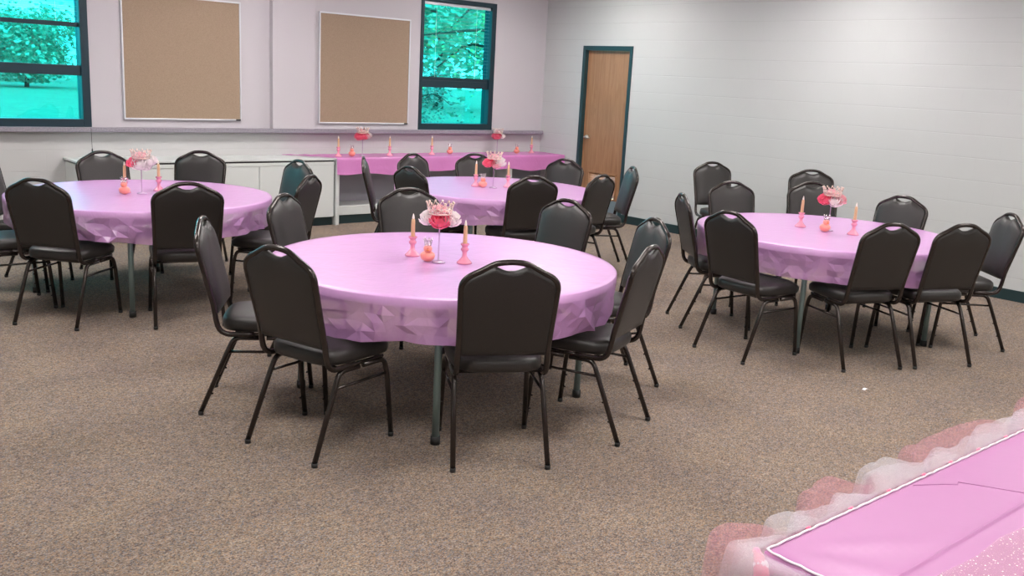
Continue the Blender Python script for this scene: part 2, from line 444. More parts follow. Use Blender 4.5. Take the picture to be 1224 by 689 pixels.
# ceiling lights --------------------------------------------------------
cl0 = None
rows = {-1.4: 'in the row by the door wall', -4.6: 'in the middle row', -7.7: 'in the row away from the door wall'}
cols = {-1.7: 'nearest the windows', -4.7: 'second from the windows', -7.7: 'third from the windows', -10.7: 'farthest from the windows'}
for x in rows:
    for y in cols:
        if cl0 is None:
            t = cl0 = empty('ceiling_light', (x, y, H))
            b = new(); w, l = .62, .31
            box(b, -w, w, -l, -l + .025, -.03, 0); box(b, -w, w, l - .025, l, -.03, 0); box(b, -w, -w + .025, -l + .025, l - .025, -.03, 0); box(b, w - .025, w, -l + .025, l - .025, -.03, 0)
            obj('light_frame', b, M['white_paint'], t)
            obj('diffuser', bx(-w + .025, w - .025, -l + .025, l - .025, -.022, -.012), M['diffuser'], t)
        else:
            t = copy_tree(cl0); t.location = (x, y, H)
        tag(t, 'ceiling light %s, %s' % (rows[x], cols[y]), 'ceiling light', 'fluorescent ceiling lights')

# ------------------------------------------------------------------ low cabinet and counter on the back wall
CD, CH = -.50, .745
cab = empty('heater_cabinet', (-4.8, -.25, 0))
def part(name, m, root, *a, bev=.003):
    b = new(); box(b, *a); bmesh.ops.translate(b, vec=(-root.location[0], -root.location[1], -root.location[2]), verts=b.verts)
    o = obj(name, b, m, root)
    return bevel(o, bev) if bev else o
part('cabinet_body', M['white_paint'], cab, -6.13, -3.47, CD + .02, -.002, .10, CH - .035)
part('toe_kick', M['base'], cab, -6.13, -3.47, CD + .05, -.01, 0, .10)
part('cabinet_top', M['white_paint'], cab, -6.15, -3.46, CD - .005, -.002, CH - .018, CH)
part('shaded_vent_slot', M['black'], cab, -6.12, -3.48, CD + .006, -.01, CH - .035, CH - .018, bev=0)  # solid black bar paints in the shade of the slot under the overhanging top
xs = [-6.125, -5.24, -4.36, -3.475]
for a, c in zip(xs, xs[1:]):
    o = part('front_panel', M['white_paint'], cab, a, c - .006, CD, CD + .02, .10, CH - .075)
    bb = new()
    for sx in (a + .06, c - .07): lathe(bb, [(.005, 0), (.005, .004)], 8, (0, 0, 0)); bmesh.ops.translate(bb, vec=(0, 0, 0), verts=[])
    bb.free()
part('front_lip', M['white_paint'], cab, -6.125, -3.475, CD, CD + .02, CH - .070, CH - .036)
tag(cab, 'long low white metal heater cabinet under the cork boards', 'cabinet')
cnt = empty('counter', (-1.72, -.25, 0))
part('end_panel', M['white_paint'], cnt, -3.455, -3.41, CD, -.002, 0, CH)
part('support_panel', M['white_paint'], cnt, -.93, -.89, CD + .01, -.002, 0, CH - .03)
part('worktop', M['white_paint'], cnt, -3.405, -.004, CD - .01, -.002, CH - .03, CH)
part('back_panel', M['grey_panel'], cnt, -3.405, -.004, -.05, -.014, .12, CH - .032)
part('base_ledge', M['white_paint'], cnt, -3.405, -.02, CD + .06, -.052, .10, .20)
part('toe_kick', M['base'], cnt, -3.405, -.02, CD + .08, -.052, 0, .10)
tag(cnt, 'built-in white counter with open knee space under the narrow window', 'counter')
# cloth over the counter
b = new()
def cc(uu, v):
    x = -3.455 + uu * 3.44
    L_ = [(-.02, CH + .004), (CD * .5, CH + .004), (CD - .012, CH + .004), (CD - .018, CH - .002), (CD - .022, CH - .08), (CD - .03, CH - .165)]
    k = v * 5; i = min(4, int(k)); t = k - i
    y = L_[i][0] * (1 - t) + L_[i + 1][0] * t; z = L_[i][1] * (1 - t) + L_[i + 1][1] * t
    dn = max(0, (v - .6) / .4)
    z -= dn * (.018 * math.sin(uu * 9) + .012 * math.sin(uu * 31 + 1) - .03 * uu * 0)
    y -= dn * (.010 * abs(math.sin(uu * 22)) + .008 * math.sin(uu * 57))
    if v < .5: z += .002 * math.sin(uu * 60) ** 2
    return (x, y, z)
grid(b, 140, 21, cc)
# loose corner lying on the cabinet top
def lc(uu, v):
    return (-3.455 - .42 * (1 - uu) , -.03 - v * (.42 * uu + .03), CH + .003 + .006 * math.sin(uu * 7 + v * 3) ** 2)
grid(b, 14, 8, lc)
o = obj('counter_cloth', b, M['cloth_deep'], None, True)
tag(o, 'deep orchid-pink plastic cloth spread along the wall counter', 'tablecloth')

# ------------------------------------------------------------------ banquet chair
def back_y(z):
    pts = [(.405, -.13), (.455, -.178), (.56, -.202), (.68, -.232), (.83, -.268), (.95, -.286)]
    for (za, ya), (zb, yb) in zip(pts, pts[1:]):
        if z <= zb: return ya + (yb - ya) * (z - za) / (zb - za)
    return -.286
def crown(x):       # height of the frame centre line at lateral x
    x = abs(x); pts = [(0, .948), (.05, .944), (.085, .932), (.13, .908), (.17, .886), (.195, .862), (.203, .835)]
    for (xa, za), (xb, zb) in zip(pts, pts[1:]):
        if x <= xb: return za + (zb - za) * (x - xa) / (xb - xa)
    return .835
def make_chair():
    t = empty('banquet_chair')
    def leg(s, front):
        b = new()
        if front: pts = [(s * .200, .05, .395), (s * .200, .19, .395), (s * .205, .208, .33), (s * .214, .238, .012)]
        else: pts = [(s * .200, .02, .395), (s * .200, -.105, .395), (s * .205, -.135, .33), (s * .215, -.268, .012)]
        p = round_path(pts, .05, 5); tube(b, p, .0125, 8)
        sg = -1 if front else 1
        for fz in (.16, .09) if front else (.2, .11):
            a, c = Vector(pts[2]), Vector(pts[3]); k = (a.z - fz) / (a.z - c.z); q = a.lerp(c, k)
            tube(b, [q, q + Vector((0, sg * .020, 0))], [.006, .004], 6)
        o = obj('leg', b, M['frame'], t, True)
        b = new(); e = Vector(pts[3]); tube(b, [(e.x, e.y - (0.001 if front else -.001), 0), (e.x, e.y, .020)], .0136, 10)
        obj('foot_cap', b, M['rubber'], o, True)
    for s in (-1, 1):
        leg(s, True); leg(s, False)
    b = new()
    for s in (-1, 1): tube(b, [(s * .200, -.10, .412), (s * .200, .18, .412)], .009, 8)
    for y in (-.10, .17): tube(b, [(-.2, y, .410), (.2, y, .410)], .008, 8)
    obj('seat_frame', b, M['frame'], t, True)
    for s in (-1, 1):
        b = new(); tube(b, [(s * .206, -.137, .325), (s * .206, .209, .325)], .007, 8); obj('stretcher', b, M['frame'], t, True)
    # back frame: one bent tube
    half = [(.203, -.01, .412), (.203, -.10, .412), (.203, -.150, .418), (.203, -.183, .455), (.201, -.202, .56), (.205, -.232, .68), (.210, -.262, .80), (.210, -.270, .835), (.200, -.275, .864), (.174, -.278, .887), (.13, -.281, .909), (.085, -.283, .933), (.05, -.285, .945), (0, -.286, .949)]
    p = smooth_path(half + [(-x, y, z) for x, y, z in half[-2::-1]], 3)
    b = new(); tube(b, p, .0138, 8)
    obj('back_frame', b, M['frame'], t, True)
    # upholstered back
    b = new(); nu, nv = 43, 17
    def bp(i, j, side):
        uu = i / (nu - 1) * 2 - 1; v = j / (nv - 1)
        x0 = uu * .2; zt = crown(x0) - .008 - .030 * max(0, 1 - (x0 / .068) ** 2)
        z = .515 + v * (zt - .515)
        hw = .190 + .013 * min(1, (z - .515) / .3)
        x = uu * hw
        e = (1 - abs(uu) ** 5) * (1 - abs(2 * v - 1) ** 7)
        y = back_y(z) + (.012 + .026 * e if side else -.010 - .006 * e)
        return (x, y, z)
    F_ = [[b.verts.new(bp(i, j, True)) for j in range(nv)] for i in range(nu)]
    B_ = [[b.verts.new(bp(i, j, False)) for j in range(nv)] for i in range(nu)]
    for i in range(nu - 1):
        for j in range(nv - 1):
            b.faces.new((F_[i][j], F_[i + 1][j], F_[i + 1][j + 1], F_[i][j + 1]))
            b.faces.new((B_[i][j], B_[i][j + 1], B_[i + 1][j + 1], B_[i + 1][j]))
    for i in range(nu - 1):
        for j in (0, nv - 1): b.faces.new((F_[i][j], B_[i][j], B_[i + 1][j], F_[i + 1][j]))
    for j in range(nv - 1):
        for i in (0, nu - 1): b.faces.new((F_[i][j], F_[i][j + 1], B_[i][j + 1], B_[i][j]))
    o = obj('backrest', b, M['fabric'], t, True)
    # seat pad
    b = new(); rings = []
    prof = [(.90, .420), (.985, .428), (1.0, .445), (1.0, .462), (.985, .477), (.94, .488), (.80, .496), (.5, .501), (.15, .503)]
    for k, z in prof:
        rg = []
        for i in range(40):
            a = 2 * PI * i / 40; c, s_ = math.cos(a), math.sin(a); n = 4.5
            q = (abs(c) ** n + abs(s_) ** n) ** (-1 / n)
            yy = q * s_; hw = .212 + .010 * yy
            rg.append(b.verts.new((q * c * hw * k, .045 + yy * .222 * k, z - (.012 if yy > .8 and k > .9 and z > .47 else 0))))
        rings.append(rg)
    for a, c in zip(rings, rings[1:]):
        for k in range(40): b.faces.new((a[k], a[(k + 1) % 40], c[(k + 1) % 40], c[k]))
    b.faces.new(rings[0][::-1]); b.faces.new(rings[-1])
    obj('seat', b, M['fabric'], t, True)
    return t

GR = {'T1': 'chairs around the nearest round table', 'T2': 'chairs around the left round table', 'T3': 'chairs around the back round table', 'T4': 'chairs around the right round table', '': 'spare chairs by the right wall'}
B_ = 'black banquet chair '
CH_LIST = [
('T1',-6.698,-5.396,-2.139,'side-on dark chair at the left of the nearest round table'),
('T1',-6.691,-6.028,-1.293,'back-turned dark chair at the front left of the nearest round table'),
('T1',-6.095,-6.549,-0.503,'back-turned dark chair at the very front of the nearest round table'),
('T1',-5.465,-6.540,0.386,'left-facing dark chair at the front right of the nearest round table'),
('T1',-4.860,-6.051,1.180,'dark chair at the right end of the nearest round table'),
('T1',-4.803,-5.359,1.669,'bluish-sheened chair at the far right of the nearest round table'),
('T1',-5.281,-4.789,2.900,'dark chair facing the camera behind the flowers of the nearest round table'),
('T2',-7.032,-3.261,-0.855,'back-turned dark chair at the front left of the left round table'),
('T2',-6.384,-3.597,-0.277,'back-turned dark chair at the front right of the left round table'),
('T2',-6.262,-1.958,-2.98,'dark chair behind the left candlestick of the left round table'),
('T2',-5.685,-1.970,2.45,'dark chair behind the left round table, backed by the heater cabinet'),
('T2',-5.308,-2.646,1.635,'teal-sheened chair at the right of the left round table'),
('T2',-5.655,-3.431,0.668,'dark chair just in front of the teal-sheened chair, left round table'),
('T1',-5.98,-4.784,-2.50,'dark chair at the far left of the nearest round table'),
('T3',-4.065,-2.605,-2.164,'edge-on black chair at the left of the back round table'),
('T3',-3.526,-2.460,-2.878,'upper of two overlapping black chairs left of the back round table'),
('T3',-4.065,-3.225,-1.50,'lower of two overlapping black chairs left of the back round table'),
('T3',-2.97,-2.56,2.93,'grey-sheened chair behind the flowers of the back round table'),
('T3',-2.54,-2.98,1.80,'grey-sheened chair behind the back round table, just left of the door'),
('T3',-3.673,-3.860,-0.295,'back-turned black chair at the front of the back round table'),
('T3',-3.092,-3.900,0.215,'black chair at the back round table, covering the door louver'),
('T3',-2.358,-3.534,1.018,'narrow-looking chair at the back round table, against the right door frame'),
('',-0.770,-3.730,2.743,'spare dark chair by the right wall, the one nearer the door'),
('T4',-2.299,-5.139,2.751,'dark chair facing the camera at the far left of the right round table'),
('T4',-3.153,-5.508,-2.207,'side-on dark chair at the left end of the right round table'),
('T4',-3.570,-6.152,-1.667,'back-turned dark chair at the front left of the right round table'),
('',-0.400,-4.520,2.2,'spare dark chair by the right wall, the one farther from the door'),
('T4',-1.564,-5.357,2.439,'dark chair directly behind the flowers of the right round table'),
('T4',-1.815,-6.047,1.518,'dark chair behind the right candlestick of the right round table'),
('T4',-3.115,-6.627,-0.402,'left of two back-turned chairs at the front of the right round table'),
('T4',-2.620,-6.850,-0.417,'right of two back-turned chairs at the front of the right round table'),
('T4',-1.973,-6.796,0.837,'rightmost dark chair, at the right round table by the block wall'),
('T2',-7.01,-2.12,-2.24,'dark chair cut by the left picture edge, far side of left table'),
('T2',-7.275,-2.725,-1.571,'dark chair cut by the left picture edge, only its seat in view'),
]
chair0 = make_chair()
for i, (tb, x, y, th, lab) in enumerate(CH_LIST):
    c = chair0 if i == 0 else copy_tree(chair0)
    c.location = (x, y, 0); c.rotation_euler = (0, 0, th)
    tag(c, lab, 'chair', GR[tb])

# ------------------------------------------------------------------ round tables with cloths
TZ = .735
def make_table():
    t = empty('round_table')
    b = new(); lathe(b, [(.90, -.042), (.914, -.039), (.914, -.003), (.91, 0), (.5, 0), (.02, 0)], 72, (0, 0, TZ))
    obj('tabletop', b, M['tab_top'], t)
    q = .535
    for sx in (-1, 1):
        for sy in (-1, 1):
            b = new(); x, y = sx * q, sy * q
            tube(b, [(x, y, .03), (x, y, .70)], .0175, 12)
            tube(b, [(x, y, 0), (x, y, .035)], .022, 12)
            o = obj('leg', b, M['tab_leg'], t, True)
            b = new(); tube(b, [(x, y, 0), (x, y, .04)], .0235, 12); obj('foot_cap', b, M['rubber'], o, True)
            b = new(); tube(b, round_path([(x, y, .57), (x * .9, y, .60), (x * .66, y, .66), (x * .6, y, .703)], .03), .008, 8); obj('leg_brace', b, M['tab_leg'], t, True)
    for sx in (-1, 1):
        b = new(); tube(b, [(sx * q, -q, .685), (sx * q, q, .685)], .014, 10); obj('crossbar', b, M['tab_leg'], t, True)
    b = new(); lathe(b, [(.80, -.055), (.815, -.055), (.815, -.030), (.80, -.030)], 64, (0, 0, TZ)); obj('apron_rail', b, M['tab_leg'], t)
    return t
def cloth_mesh(seed, hem, near=()):
    """smooth top, straight band over the table edge, then a crisply creased hanging skirt (flat triangular facets)"""
    rnd = random.Random(seed); b = new(); nA = 118
    folds = [(rnd.uniform(0, 2 * PI), rnd.uniform(.014, .042), rnd.uniform(.055, .13), rnd.uniform(-.6, .6)) for _ in range(26)]
    def fold(a, d):
        s = 0
        for fa, am, w, tw in folds:
            dd = (a - fa - tw * d * .35 + PI) % (2 * PI) - PI
            if abs(dd) < w: s = max(s, am * (1 - abs(dd) / w))
        return s
    zt = TZ + .004; rings = []
    for rr in [.05, .25, .45, .65, .80, .88, .912, .918]:
        z_ = zt if rr < .915 else zt - .005
        rings.append([b.verts.new((rr * math.cos(2 * PI * k / nA), rr * math.sin(2 * PI * k / nA), z_)) for k in range(nA)])
    rings.append([b.verts.new((.9185 * math.cos(2 * PI * k / nA), .9185 * math.sin(2 * PI * k / nA), zt - .044)) for k in range(nA)])
    nflat = len(rings) - 1; nd = 4
    for j in range(1, nd + 1):
        d = j / nd; rg = []
        for k in range(nA):
            a = 2 * PI * k / nA + rnd.uniform(-.35, .35) * 2 * PI / nA
            Lh = hem * (1 + .07 * math.sin(2 * a + seed) + .04 * math.sin(5 * a + seed * 2) + .06 * noise.noise((a * 3, seed, 0)))
            dz = .044 + d * (Lh - .044) + (rnd.uniform(-.006, .006) if j < nd else rnd.uniform(-.003, .003))
            off = .915 - .020 * d + fold(a, d) * min(1, d * 1.5) + rnd.uniform(-.006, .006) * (1 if d > .2 else .5)
            px, py, pz = off * math.cos(a), off * math.sin(a), zt - dz
            for (qx, qy, ct, st) in near:          # chair backs press the hanging cloth inwards
                lx = ct * (px - qx) + st * (py - qy); ly = -st * (px - qx) + ct * (py - qy)
                lim = back_y(pz) + .048
                if abs(lx) < .235 and lim - .2 < ly < lim:
                    px += -st * (lim - ly); py += ct * (lim - ly)
            rg.append(b.verts.new((px, py, pz)))
        rings.append(rg)
    c = b.verts.new((0, 0, zt))
    for k in range(nA): b.faces.new((c, rings[0][k], rings[0][(k + 1) % nA])).smooth = True
    for q, (ra, rb) in enumerate(zip(rings, rings[1:])):
        for k in range(nA):
            A_, B1, C_, D_ = ra[k], rb[k], rb[(k + 1) % nA], ra[(k + 1) % nA]
            if q < nflat: b.faces.new((A_, B1, C_, D_)).smooth = True
            elif rnd.random() < .5: b.faces.new((A_, B1, C_)); b.faces.new((A_, C_, D_))
            else: b.faces.new((A_, B1, D_)); b.faces.new((B1, C_, D_))
    return b
TABS = {'T1': (-5.825, -5.77, R(7.5), .225, 'nearest the camera', 'the nearest round table'),
        'T2': (-6.35, -2.74, R(19), .20, 'at the left, under the wide window', 'the left round table'),
        'T3': (-3.36, -3.19, R(80), .215, 'at the back, between the pink counter and the door', 'the back round table'),
        'T4': (-2.60, -6.05, R(-21), .215, 'at the right, beside the block wall', 'the right round table')}
tab0 = None
for i, (k, (x, y, rz, hem, where, nm)) in enumerate(TABS.items()):
    if tab0 is None: t = tab0 = make_table()
    else: t = copy_tree(tab0)
    t.location = (x, y, 0); t.rotation_euler = (0, 0, rz)
    tag(t, 'round folding table with grey-green legs ' + where.split(',')[0], 'table', 'round folding tables')
    o = obj('tablecloth', cloth_mesh(i * 3 + 2, hem, [(cx - x, cy - y, math.cos(th), math.sin(th)) for (tb, cx, cy, th, _) in CH_LIST if tb == k]), M['cloth'], None, False, (x, y, 0))
    tag(o, 'creased lilac plastic cloth draped over ' + nm, 'tablecloth', 'lilac cloths on the round tables')
    if i == 0: pass

# ------------------------------------------------------------------ table decorations
CT = TZ + .0045
def make_holder():
    b = new(); lathe(b, [(.040, 0), (.041, .005), (.036, .010), (.024, .022), (.013, .036), (.011, .055), (.014, .064), (.020, .070), (.021, .078), (.014, .084), (.015, .092), (.022, .098), (.023, .106), (.012, .107), (.011, .099)], 20)
    return obj('candlestick', b, M['holder'], None, True)
def make_candle():
    t = empty('candle')
    b = new(); lathe(b, [(.0105, 0), (.0115, .01), (.0105, .08), (.0095, .098), (.006, .102)], 14); obj('wax', b, M['gold'], t, True)
    b = new(); lathe(b, [(.006, .101), (.0068, .107), (.005, .118), (.001, .130)], 10); obj('tip', b, M['wick'], t, True)['label'] = 'pale pointed tip'
    return t
def tiara(bm, r0, r1, h, n, th):
    for k in range(n):
        a0, a1 = 2 * PI * k / n, 2 * PI * (k + 1) / n; am = (a0 + a1) / 2
        lo0 = (r0 * math.cos(a0), r0 * math.sin(a0), 0); lo1 = (r0 * math.cos(a1), r0 * math.sin(a1), 0)
        hi = (r1 * math.cos(am), r1 * math.sin(am), h); mid = ((r0 + r1) / 2 * math.cos(a0), (r0 + r1) / 2 * math.sin(a0), h * .55); mid1 = ((r0 + r1) / 2 * math.cos(a1), (r0 + r1) / 2 * math.sin(a1), h * .55)
        tube(bm, [mid, hi, mid1], th, 5); tube(bm, [lo0, mid], th, 5)
        lm = (r0 * math.cos(am), r0 * math.sin(am), 0)
        tube(bm, [mid, lm, mid1], th, 5)
        ball(bm, hi, th * 2.0, u=6, v=5)
    tube(bm, [(r0 * math.cos(2 * PI * k / 24), r0 * math.sin(2 * PI * k / 24), 0) for k in range(24)], th * 1.5, 6, True)
def make_duck():
    t = empty('duck_figurine')
    b = new(); ball(b, (0, 0, .030), .037, (1.05, .95, .82), 18, 12); ball(b, (0, .030, .045), .014, (.8, 1.2, .8)); ball(b, (.026, 0, .034), .022, (.6, 1, .7)); ball(b, (-.026, 0, .034), .022, (.6, 1, .7))
    obj('body', b, M['peach'], t, True)
    b = new(); ball(b, (0, -.012, .071), .023, (1, 1, .95), 16, 10); obj('head', b, M['peach'], t, True)
    b = new(); ball(b, (0, -.036, .067), .009, (1.1, 1.1, .5), 10, 6); obj('beak', b, M['beak'], t, True)
    b = new(); tiara(b, .016, .023, .032, 7, .0018); bmesh.ops.translate(b, vec=(0, -.012, .090), verts=b.verts); obj('tiara', b, M['silver'], t, True)['label'] = 'tiny silver tiara'
    return t
def rose(bm, c, ax, rad, seed):
    rnd = random.Random(seed); ax = Vector(ax).normalized(); q = Vector((0, 0, 1)).rotation_difference(ax).to_matrix()
    for layer, (n, op, rs) in enumerate(((3, .45, .40), (5, .85, .66), (6, 1.25, .90), (8, 1.6, 1.08))):
        for k in range(n):
            ph = 2 * PI * k / n + layer * .6 + rnd.uniform(-.15, .15); hw = PI / n * 1.25; opn = op + rnd.uniform(-.1, .1)
            def pf(uu, v):
                a = ph + (uu * 2 - 1) * hw * (1 - .35 * v * v)
                th = PI - .5 - v * (PI - .5 - opn)           # polar angle from -ax up to the rim
                rr = rad * rs * (1 + .16 * v ** 3 + .03 * math.sin(uu * 9 + k))
                p = Vector((rr * math.sin(th) * math.cos(a), rr * math.sin(th) * math.sin(a), rr * math.cos(th) * .85 + rad * .1))
                return Vector(c) + q @ p
            grid(bm, 6, 6, pf)
VR = Vector((.758, -.652, 0)); VT = Vector((-.652, -.758, 0))   # sideways along the table / towards the room's open end
def make_flower(blooms, seed, h=.225, sc=1.):
    t = empty('flower_centerpiece')
    b = new(); lathe(b, [(.036, 0), (.037, .003), (.030, .006), (.006, .012), (.0035, .03), (.0032, h - .05), (.006, h - .04), (.022, h - .02), (.024, h)], 16); obj('glass_stem', b, M['stemglass'], t, True)
    for i, (m_, sx, sy, sz, rr) in enumerate(blooms):
        c = VR * sx + VT * sy + Vector((0, 0, h + sz)); b = new()
        rose(b, c, VR * sx * 5 + VT * (.7 + sy * 3) + Vector((0, 0, .9)), rr * sc, seed * 10 + i)
        o = obj('bloom', b, M[m_], t, True)
        o['label'] = {'rose_pink': 'hot pink silk bloom', 'rose_white': 'white silk bloom', 'rose_blush': 'blush pink silk bloom'}[m_]
    b = new(); rose(b, (0, 0, h + .055), (0, -.3, 1), .036, seed * 10 + 9); obj('bloom', b, M['rose_blush'], t, True)['label'] = 'blush pink silk bloom inside the crown'
    return t
def make_crown():
    t = empty('crown')
    b = new(); tiara(b, .058, .072, .058, 12, .0030); tube(b, [(.064 * math.cos(2 * PI * k / 24), .064 * math.sin(2 * PI * k / 24), .018 + .012 * (k % 2)) for k in range(24)], .0028, 5, True); obj('crown_lattice', b, M['rosegold'], t, True)
    b = new()
    for k in range(12):
        a = 2 * PI * k / 12; ball(b, (.064 * math.cos(a), .064 * math.sin(a), .030), .005, u=6, v=5)
        a += PI / 12; ball(b, (.060 * math.cos(a), .060 * math.sin(a), .012), .004, u=6, v=5)
    obj('gems', b, M['gem'], t)
    return t
hold0, cand0, duck0, crown0 = make_holder(), make_candle(), make_duck(), make_crown()
used = set()
def put(o, x, y, z, lab, cat, grp, rz=0):
    if o.name in used: c = copy_tree(o)
    else: used.add(o.name); c = o
    c.location = (x, y, z); c.rotation_euler = (0, 0, rz); return tag(c, lab, cat, grp)
DEC = {
 'T1': dict(cl=(-5.906, -5.584), cr=(-5.775, -5.877), d=(-5.927, -5.756), f=(-5.888, -5.800), n='the nearest round table',
            b=[('rose_white', -.058, -.01, .01, .044), ('rose_pink', .005, .035, .005, .048), ('rose_white', .058, .0, .01, .046), ('rose_blush', -.01, -.05, .01, .042)]),
 'T2': dict(cl=(-6.445, -2.640), cr=(-6.179, -2.592), d=(-6.477, -2.722), f=(-6.352, -2.723), n='the left round table',
            b=[('rose_pink', -.060, .015, .005, .040), ('rose_white', .0, .035, .0, .052), ('rose_white', .062, .0, .02, .046), ('rose_white', .045, .03, -.02, .036)]),
 'T3': dict(cl=(-3.481, -3.033), cr=(-3.215, -3.169), d=(-3.477, -3.131), f=(-3.400, -3.183), n='the back round table',
            b=[('rose_pink', -.050, .02, .0, .046), ('rose_white', .052, .01, .01, .048), ('rose_blush', .02, .04, -.015, .038)]),
 'T4': dict(cl=(-2.593, -5.833), cr=(-2.545, -6.237), d=(-2.635, -6.063), f=(-2.560, -6.045), n='the right round table',
            b=[('rose_pink', -.055, .02, .005, .044), ('rose_white', .012, .035, .0, .050), ('rose_blush', .060, .005, .01, .042)]),
}
for i, (k, D) in enumerate(DEC.items()):
    for s, w in (('cl', 'left'), ('cr', 'right')):
        x, y = D[s]
        put(hold0, x, y, CT, 'pink candlestick standing %s of the flowers on %s' % (w, D['n']), 'candlestick', 'pink candlesticks')
        put(cand0, x, y, CT + .1, 'gold taper candle in the %s candlestick on %s' % (w, D['n']), 'candle', 'gold candles')
    put(duck0, *D['d'], CT, 'small peach figurine wearing a tiny tiara on ' + D['n'], 'figurine', 'peach figurines', R(-35))
    fl = make_flower(D['b'], i + 1); fl.location = (*D['f'], CT)
    tag(fl, 'pink and white silk flowers on a thin glass stem on ' + D['n'], 'flowers', 'flower centerpieces')
    put(crown0, D['f'][0], D['f'][1], CT + .260, 'rose-gold crown resting on the flowers of ' + D['n'], 'crown', 'rose-gold crowns', i * .3)
CC = CH + .0055
cw = ['at the left end of the pink counter', 'second from the left on the pink counter', 'below the narrow window on the pink counter', 'at the corner end of the pink counter']
for (x, y), w in zip([(-3.33, -.33), (-2.63, -.30), (-1.99, -.25), (-.33, -.20)], cw):
    put(hold0, x, y, CC, 'pink candlestick ' + w, 'candlestick', 'pink candlesticks')
    put(cand0, x, y, CC + .1, 'gold taper candle ' + w, 'candle', 'gold candles')
for (x, y), w in zip([(-3.15, -.32), (-1.68, -.2), (-.63, -.25)], ['beside the left candlestick on the pink counter', 'right of the middle candlestick on the pink counter', 'near the corner end of the pink counter']):
    put(duck0, x, y, CC, 'small peach figurine with tiara ' + w, 'figurine', 'peach figurines', R(-30))
for j, ((x, y), w) in enumerate(zip([(-3.0, -.30), (-.94, -.22)], ['at the left of the pink counter', 'at the right of the pink counter'])):
    fl = make_flower([('rose_pink', -.03, .03, .0, .050), ('rose_pink', .02, .03, .005, .048), ('rose_white', .060, .0, .01, .040), ('rose_white', -.01, -.04, .01, .04)] if j == 0 else [('rose_pink', -.01, .03, .0, .052), ('rose_white', .055, .0, .0, .036), ('rose_blush', -.045, -.01, 0, .034)], 20 + j)
    fl.location = (x, y, CC); tag(fl, 'hot pink silk flowers on a glass stem ' + w, 'flowers', 'flower centerpieces')
    put(crown0, x, y, CC + .260, 'rose-gold crown on the hot pink flowers ' + w, 'crown', 'rose-gold crowns', j)

# ------------------------------------------------------------------ head table, lower right
HX0, HX1, HY1, HY0, HZ = -7.125, -5.30, -8.735, -9.495, .735
t = empty('folding_table', ((HX0 + HX1) / 2, (HY0 + HY1) / 2, 0))
part('tabletop', M['tab_top'], t, HX0 + .006, HX1 - .006, HY0 + .006, HY1 - .006, HZ - .03, HZ, bev=.006)
for x in (HX0 + .25, HX1 - .25):
    for y in (HY0 + .1, HY1 - .1):
        b = new(); tube(b, [(x - t.location[0], y - t.location[1], 0), (x - t.location[0], y - t.location[1], HZ - .03)], .014, 10); obj('leg', b, M['tab_leg'], t, True)
    b = new(); tube(b, [(x - t.location[0], HY0 + .1 - t.location[1], .3), (x - t.location[0], HY1 - .1 - t.location[1], .3)], .010, 8); obj('crossbar', b, M['tab_leg'], t, True)
tag(t, 'rectangular folding table under the pink cloth at the lower right corner', 'table')
b = new()
def prof_out(v, a, c, drop):      # v in 0..1 across, with hanging ends
    pass
xs = [HX0 - .004] + [HX0 + .01 + (HX1 - HX0 - .02) * i / 70 for i in range(71)] + [HX1 + .004]
ys = sorted([HY0 - .004] + [HY0 + .01 + (HY1 - HY0 - .02) * i / 34 for i in range(35)] + [HY1 + .004] + [-8.967 + k for k in (-.008, -.005, -.0025, 0, .0025, .005, .008)])
def hz(x, y):
    z = HZ + .004
    z += .0050 * math.exp(-((y + 8.967) / .0035) ** 2)                              # fold crease along the table
    # drag folds running out of the near corner
    dx, dy = x - HX0, HY1 - y; ang = math.atan2(dy, max(dx, 1e-4)); rr = math.hypot(dx, dy)
    z += .006 * math.exp(-((ang - .52) / .07) ** 2) * math.exp(-((rr - .22) / .16) ** 2)
    z += .007 * math.exp(-((ang - 1.05) / .10) ** 2) * math.exp(-((rr - .12) / .14) ** 2)
    return z
V = [[b.verts.new((x, y, hz(x, y) - (.004 if i in (0, len(xs) - 1) or j in (0, len(ys) - 1) else 0))) for j, y in enumerate(ys)] for i, x in enumerate(xs)]
for i in range(len(xs) - 1):
    for j in range(len(ys) - 1): b.faces.new((V[i][j], V[i + 1][j], V[i + 1][j + 1], V[i][j + 1]))
def hang(edge, n):       # edge verts list, outward normal
    prev = edge
    for k in range(1, 8):
        cur = []
        for i, v in enumerate(edge):
            s = i / 9.
            o_ = .004 + .010 * k / 7 * (1 + math.sin(s * 3.1) + .6 * math.sin(s * 7.7))
            cur.append(b.verts.new((v.co.x + n[0] * o_, v.co.y + n[1] * o_, HZ - .022 * k - .004 * math.sin(s * 2) * k / 7)))
        for i in range(len(edge) - 1): b.faces.new((prev[i], prev[i + 1], cur[i + 1], cur[i]))
        prev = cur
tube(b, [(x, y, HZ + .0042) for x, y in ((-6.51, -8.745), (-6.43, -8.79), (-6.405, -8.811), (-6.385, -8.803), (-6.345, -8.87), (-6.30, -8.945))], .0018, 5)
hang([r_[-1] for r_ in V], (0, 1)); hang([r_[0] for r_ in V], (0, -1)); hang(V[0], (-1, 0)); hang(V[-1], (1, 0))
o = obj('tablecloth', b, M['cloth_head'], None, True)
tag(o, 'smooth bright pink plastic cloth on the rectangular table at lower right', 'tablecloth')
# glitter tulle lying over the near part
b = new()
def gt(uu, v):
    xa = HX0 + .16 + uu * (HX1 - HX0 - .19); yb = HY0 + .02
    yt = -9.02 + .004 * math.sin(uu * 40)
    y = yb + (yt - yb) * v
    return (xa, y, hz(xa, y) + .0045 + .004 * abs(noise.noise((xa * 9, y * 9, 0))))
grid(b, 60, 26, gt)
o = obj('glitter_tulle', b, M['tulle_g'], None, True)
tag(o, 'pink glitter tulle sheet laid over the near side of the pink rectangular table', 'tulle')
